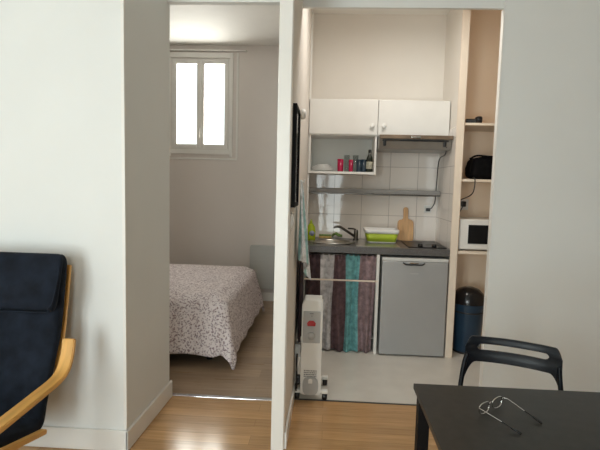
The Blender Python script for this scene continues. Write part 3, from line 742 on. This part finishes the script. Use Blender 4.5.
# ------------------------------------------------------------------ table
tb = thing('dining_table', 'black-brown rectangular table at the lower right', 'table', (.95, 1.28, 0))
TX0, TX1, TY0, TY1, TZ = .325, 1.575, .91, 1.665, .74
MB().box((TX0, TY0, TZ - .02), (TX1, TY1, TZ), .0015).build('tabletop', 'tabletop', tb)
for x in (TX0 + .012, TX1 - .052):
    for y in (TY0 + .008, TY1 - .053): MB().box((x, y, 0), (x + .04, y + .045, TZ - .0205), .002).build('leg', 'table_leg', tb)
ap = MB()
ap.box((TX0 + .06, TY1 - .045, TZ - .075), (TX1 - .06, TY1 - .025, TZ - .021)).box((TX0 + .06, TY0 + .025, TZ - .075), (TX1 - .06, TY0 + .045, TZ - .021))
ap.box((TX0 + .025, TY0 + .055, TZ - .075), (TX0 + .045, TY1 - .055, TZ - .021)).box((TX1 - .045, TY0 + .055, TZ - .075), (TX1 - .025, TY1 - .055, TZ - .021))
ap.build('apron', 'table_leg', tb)

# eyeglasses
gl = thing('eyeglasses', 'thin metal framed eyeglasses lying open on the dark table', 'glasses', (.537, 1.478, TZ), radians(38))
def lens_ring(cx):
    pts = []
    for k in range(36):
        a = 2 * pi * k / 36
        pts.append((cx + .026 * math.copysign(abs(cos(a)) ** .8, cos(a)), .002 * cos(a) ** 2, .020 + .0175 * math.copysign(abs(sin(a)) ** .8, sin(a))))
    return pts
for s in (-1, 1):
    pts = lens_ring(s * .035)
    rim = MB().tube(pts + pts[:1], .0018, 6).build('rim', 'chrome', gl, world=False)
    t2 = bmesh.new(); vs = [t2.verts.new((p[0], p[1] + .0004, p[2])) for p in pts]; t2.faces.new(vs)
    m2 = MB(); m2._join(t2); m2.solid = .0015; m2.build('lens', 'lens', rim, world=False)
    MB().tube(bez([(s * .061, .001, .028), (s * .068, -.004, .028), (s * .069, -.02, .027), (s * .062, -.080, .015)], 6), .0012, 6).build('temple_arm', 'chrome', gl, world=False)
    MB().tube(bez([(s * .0625, -.076, .016), (s * .060, -.108, .010), (s * .056, -.135, .0035)], 6), [.002] * 6 + [.0034] * 7, 8).build('temple_tip', 'tip', gl, world=False)
MB().tube(bez([(-.0095, .001, .024), (0, .003, .029), (.0095, .001, .024)], 6), .0014, 6).build('bridge', 'chrome', gl, world=False)

# ------------------------------------------------------------------ folding chair
# local frame: seat faces -Y, back at +Y
ch = thing('folding_chair', 'black folding chair with a slotted backrest behind the table', 'chair', (.748, 1.86, 0), radians(-21))
def backrest():
    m = MB(); t = bmesh.new()
    W, H1 = .194, .780      # half width, top
    nu = 56
    def pt(s, z, off):      # s in -1..1 across
        x = s * W
        return Vector((x, .205 - .035 * s * s + .26 * (z - .74) + .03 + off, z))
    # outline built from vertical columns: outer top, slot top, slot bottom, lower edge
    cols = []
    for i in range(nu + 1):
        s = -1 + 2 * i / nu; a = abs(s)
        top = H1 - .0 - .045 * max(0, (a - .86) / .14) ** 2.2
        low = .675 - (.085 * max(0, (a - .74) / .26) ** 2.2)
        st = .763 if a < .72 else None
        if a < .74:
            e = max(0, (a - .66) / .08); hh = .0135 * math.sqrt(max(0, 1 - e * e))
        else: hh = 0
        mid = .737
        cols.append((s, top, mid + hh, mid - hh, low))
    for off in (-.006, .006):
        rows = [[t.verts.new(pt(s, z, off)) for z in (tp_, tp_ * .5 + a1 * .5, a1)] + [t.verts.new(pt(s, z, off)) for z in (b1, b1 * .5 + lo * .5, lo)] for (s, tp_, a1, b1, lo) in cols]
        for A, B in zip(rows, rows[1:]):
            for q in ((0, 1), (1, 2), (3, 4), (4, 5)):
                t.faces.new((A[q[0]], B[q[0]], B[q[1]], A[q[1]]))
        if off < 0: R0 = rows
        else: R1 = rows
    def side(i, q, j, r):
        t.faces.new((R0[i][q], R0[j][r], R1[j][r], R1[i][q]))
    for i in range(nu):
        side(i, 0, i + 1, 0); side(i, 5, i + 1, 5); side(i, 2, i + 1, 2); side(i, 3, i + 1, 3)
    for i in (0, nu):
        for q in (0, 1, 3, 4): side(i, q, i, q + 1)
    bmesh.ops.remove_doubles(t, verts=t.verts[:], dist=.0003)
    bmesh.ops.recalc_face_normals(t, faces=t.faces[:]); smooth(t)
    m._join(t); return m
br_ = backrest().build('backrest', 'chair_black', ch, world=False)
md = br_.modifiers.new('bev', 'BEVEL'); md.width = .003; md.segments = 2; md.limit_method = 'ANGLE'
for s in (-1, 1):
    MB().tube(bez([(s * .183, .187, .71), (s * (.188 if s > 0 else .196), .172, .65), (s * .206, .12, .5), (s * .214, -.02, .27), (s * .214, -.17, .012)], 6), .0105, 10).build('frame_leg', 'chair_black', ch, world=False)
    MB().tube([(s * .190, -.16, .455), (s * .192, .03, .30), (s * .194, .23, .012)], .0105, 10).build('cross_leg', 'chair_black', ch, world=False)
MB().tube([(-.214, -.17, .012), (.214, -.17, .012)], .009).build('floor_bar', 'chair_black', ch, world=False)
MB().tube([(-.194, .23, .012), (.194, .23, .012)], .009).build('floor_bar', 'chair_black', ch, world=False)
sm = loft([rring(.18, .19, .05, .448), rring(.185, .195, .05, .455), rring(.182, .192, .05, .466), rring(.12, .13, .05, .463)], (0, -.02, 0))
sm.build('seat', 'chair_black', ch, world=False)

# ------------------------------------------------------------------ armchair
ac = thing('armchair', 'bentwood armchair with navy cushions against the left wall', 'armchair', (-1.56, 1.75, 0))
AX = {1: (-1.238, -1.178), -1: (-1.942, -1.882)}
arm_path = bez([(2.105, .69), (2.092, .63), (2.055, .565), (1.99, .535), (1.85, .525), (1.62, .515), (1.42, .508), (1.33, .49), (1.285, .44), (1.285, .38), (1.30, .25), (1.33, .08), (1.36, .03), (1.42, .014), (1.6, .0125), (1.95, .0125), (2.14, .0125)], 6)
for s in (1, -1):
    MB().strip([(p.x, p.y) for p in arm_path], AX[s][0], AX[s][1], .022, .004).build('arm_frame', 'birch', ac)
back_path = bez([(2.275, 1.02), (2.262, .95), (2.24, .83), (2.20, .66), (2.15, .50), (2.13, .45)], 6)
seat_path = bez([(2.06, .232), (1.97, .226), (1.85, .258), (1.6, .335), (1.36, .405)], 6)
for s in (1, -1):
    xx = (-1.320, -1.296) if s == 1 else (-1.824, -1.80)
    MB().strip([(p.x + (.012 if True else 0), p.y - .012) for p in back_path], xx[0], xx[1], .02, .003).build('back_rail', 'birch', ac)
    MB().strip([(p.x, p.y) for p in seat_path], *((-1.40, -1.37) if s == 1 else (-1.75, -1.72)), .02, .003).build('seat_rail', 'birch', ac)
    x2 = (-1.270, -1.238) if s == 1 else (-1.882, -1.850)
    MB().strip([(1.965, .305), (1.90, .320), (1.73, .36), (1.45, .435), (1.32, .465)], x2[0], x2[1], .022, .003).build('brace', 'birch', ac)
for (y, z) in ((2.285, .99), (2.13, .44), (1.94, .222), (1.38, .385), (1.9, .025)):
    x_ = (-1.878, -1.242) if z < .03 else (-1.80, -1.32) if z > .9 else (-1.75, -1.37)
    MB().box((x_[0], y - .012, z - .02), (x_[1], y + .012, z + .02), .004).build('cross_bar', 'birch', ac)
# long cushion: superelliptic section swept along the back/seat curve
def cushion(path, x0, x1, th, lift, name, parent, puff=.0, quilt=0):
    P_ = bez(path, 10); n = len(P_); t = bmesh.new(); rows = []
    hw = (x1 - x0) / 2; cx_ = (x0 + x1) / 2; K = 36
    L = [0]
    for a, b_ in zip(P_, P_[1:]): L.append(L[-1] + (b_ - a).length)
    for i, p in enumerate(P_):
        d = (P_[min(i + 1, n - 1)] - P_[max(i - 1, 0)]).normalized(); nr = Vector((-d.y, d.x)) * lift
        e = min(L[i], L[-1] - L[i]); k_ = min(1, e / .05); g = math.sqrt(max(0, 1 - (1 - k_) ** 2)) if k_ < 1 else 1
        T = th * (.25 + .75 * g); hwv = hw - .035 * (1 - g) - .028 * min(1, max(0, (.66 - p.y) / .3))
        row = []
        for k in range(K):
            a = 2 * pi * k / K; cxx = math.copysign(abs(cos(a)) ** .35, cos(a)); szz = math.copysign(abs(sin(a)) ** .55, sin(a))
            o = T / 2 + szz * T / 2 * (1 + (.10 * sin(L[i] * quilt) if quilt else 0))
            q = p + nr * o
            row.append(t.verts.new((cx_ + cxx * hwv, q.x, q.y)))
        rows.append(row)
    for A, B in zip(rows, rows[1:]):
        for k in range(K): t.faces.new((A[k], A[(k + 1) % K], B[(k + 1) % K], B[k]))
    t.faces.new(rows[0][::-1]); t.faces.new(rows[-1])
    smooth(t); bmesh.ops.recalc_face_normals(t, faces=t.faces[:]); m = MB(); m._join(t)
    return m.build(name, 'navy', parent)
cp = [(2.262, 1.065), (2.25, .95), (2.228, .83), (2.188, .66), (2.138, .48), (2.108, .34), (2.07, .268), (1.99, .250), (1.87, .282), (1.6, .368), (1.345, .437)]
cu = cushion(cp, -1.852, -1.284, .085, -1, 'cushion', ac, quilt=24)
hp_ = [(2.235, 1.085), (2.185, 1.075), (2.165, 1.02), (2.145, .93), (2.118, .835), (2.10, .80)]
hd_ = cushion([(2.20, 1.075), (2.178, 1.02), (2.158, .95), (2.135, .87), (2.118, .812)], -1.852, -1.266, .05, -1, 'head_pillow', ac)
pp = bez([(-1.80, 2.062, .822), (-1.33, 2.062, .822), (-1.285, 2.068, .84), (-1.270, 2.085, .88), (-1.268, 2.13, 1.0), (-1.290, 2.15, 1.05)], 6)
MB().tube(pp, .004, 6).build('piping', 'navy', hd_)

# ------------------------------------------------------------------ light
def area(name, loc, rot, sx, sy, power, col):
    l = bpy.data.lights.new(name, 'AREA'); l.shape = 'RECTANGLE'; l.size = sx; l.size_y = sy; l.energy = power; l.color = col
    o = bpy.data.objects.new(name, l); C.objects.link(o); o.location = loc; o.rotation_euler = rot; return o
for w, p in zip(WINS, (152, 50)):
    area('daylight_room_window', ((w[0] + w[1]) / 2, YB - .26, (w[2] + w[3]) / 2), (radians(90), 0, 0), w[1] - w[0], w[3] - w[2], p, (.93, .985, 1.0))
area('daylight_bedroom_window', ((WX0 + WX1) / 2, 5.98, (WZ0 + WZ1) / 2), (radians(-78), 0, 0), (WX1 - WX0) * 1.5, (WZ1 - WZ0) * 1.3, 92, (1, .95, .88))
lm = thing('ceiling_lamp', 'white dome lamp on the kitchen ceiling', 'lamp', (.42, 3.36, CEIL - .12))
MB().lathe([(0, -.11), (.08, -.10), (.13, -.06), (.15, -.015), (.15, 0), (0, 0)], 40, (.42, 3.36, CEIL - .001)).build('lamp_shade', 'white_pl', lm)
pt = bpy.data.lights.new('kitchen_lamp_light', 'AREA'); pt.shape = 'DISK'; pt.size = .3; pt.energy = 12.5; pt.color = (1, .95, .88)
po = bpy.data.objects.new('kitchen_lamp_light', pt); C.objects.link(po); po.location = (.42, 3.36, CEIL - .125)
wd = bpy.data.worlds.new('sky'); SC.world = wd; wd.use_nodes = True
nt = wd.node_tree; bgd = nt.nodes['Background']; bgd.inputs[0].default_value = (.9, .96, 1, 1); bgd.inputs[1].default_value = 2

# ------------------------------------------------------------------ camera
cam = bpy.data.cameras.new('camera'); co = bpy.data.objects.new('camera', cam); C.objects.link(co)
cam.sensor_width = 36; cam.lens = 470 / 600 * 36; cam.clip_start = .05
cam.shift_x = -4 / 600
Rm = Matrix.Rotation(radians(3.0), 4, 'Z') @ Matrix.Rotation(radians(90 - 5.05), 4, 'X') @ Matrix.Rotation(radians(1.5), 4, 'Z')
co.matrix_world = Matrix.Translation((0, 0, 1.45)) @ Rm
SC.camera = co
SC.view_settings.view_transform = 'Standard'; SC.view_settings.look = 'None'
SC.view_settings.exposure = 0.0; SC.view_settings.gamma = 1; SC.view_settings.use_curve_mapping = False
SC.cycles.max_bounces = 12; SC.cycles.diffuse_bounces = 6; SC.cycles.transparent_max_bounces = 12
SC.cycles.use_denoising = True
SC.cycles.sample_clamp_indirect = 4
SC.cycles.caustics_reflective = False; SC.cycles.caustics_refractive = False
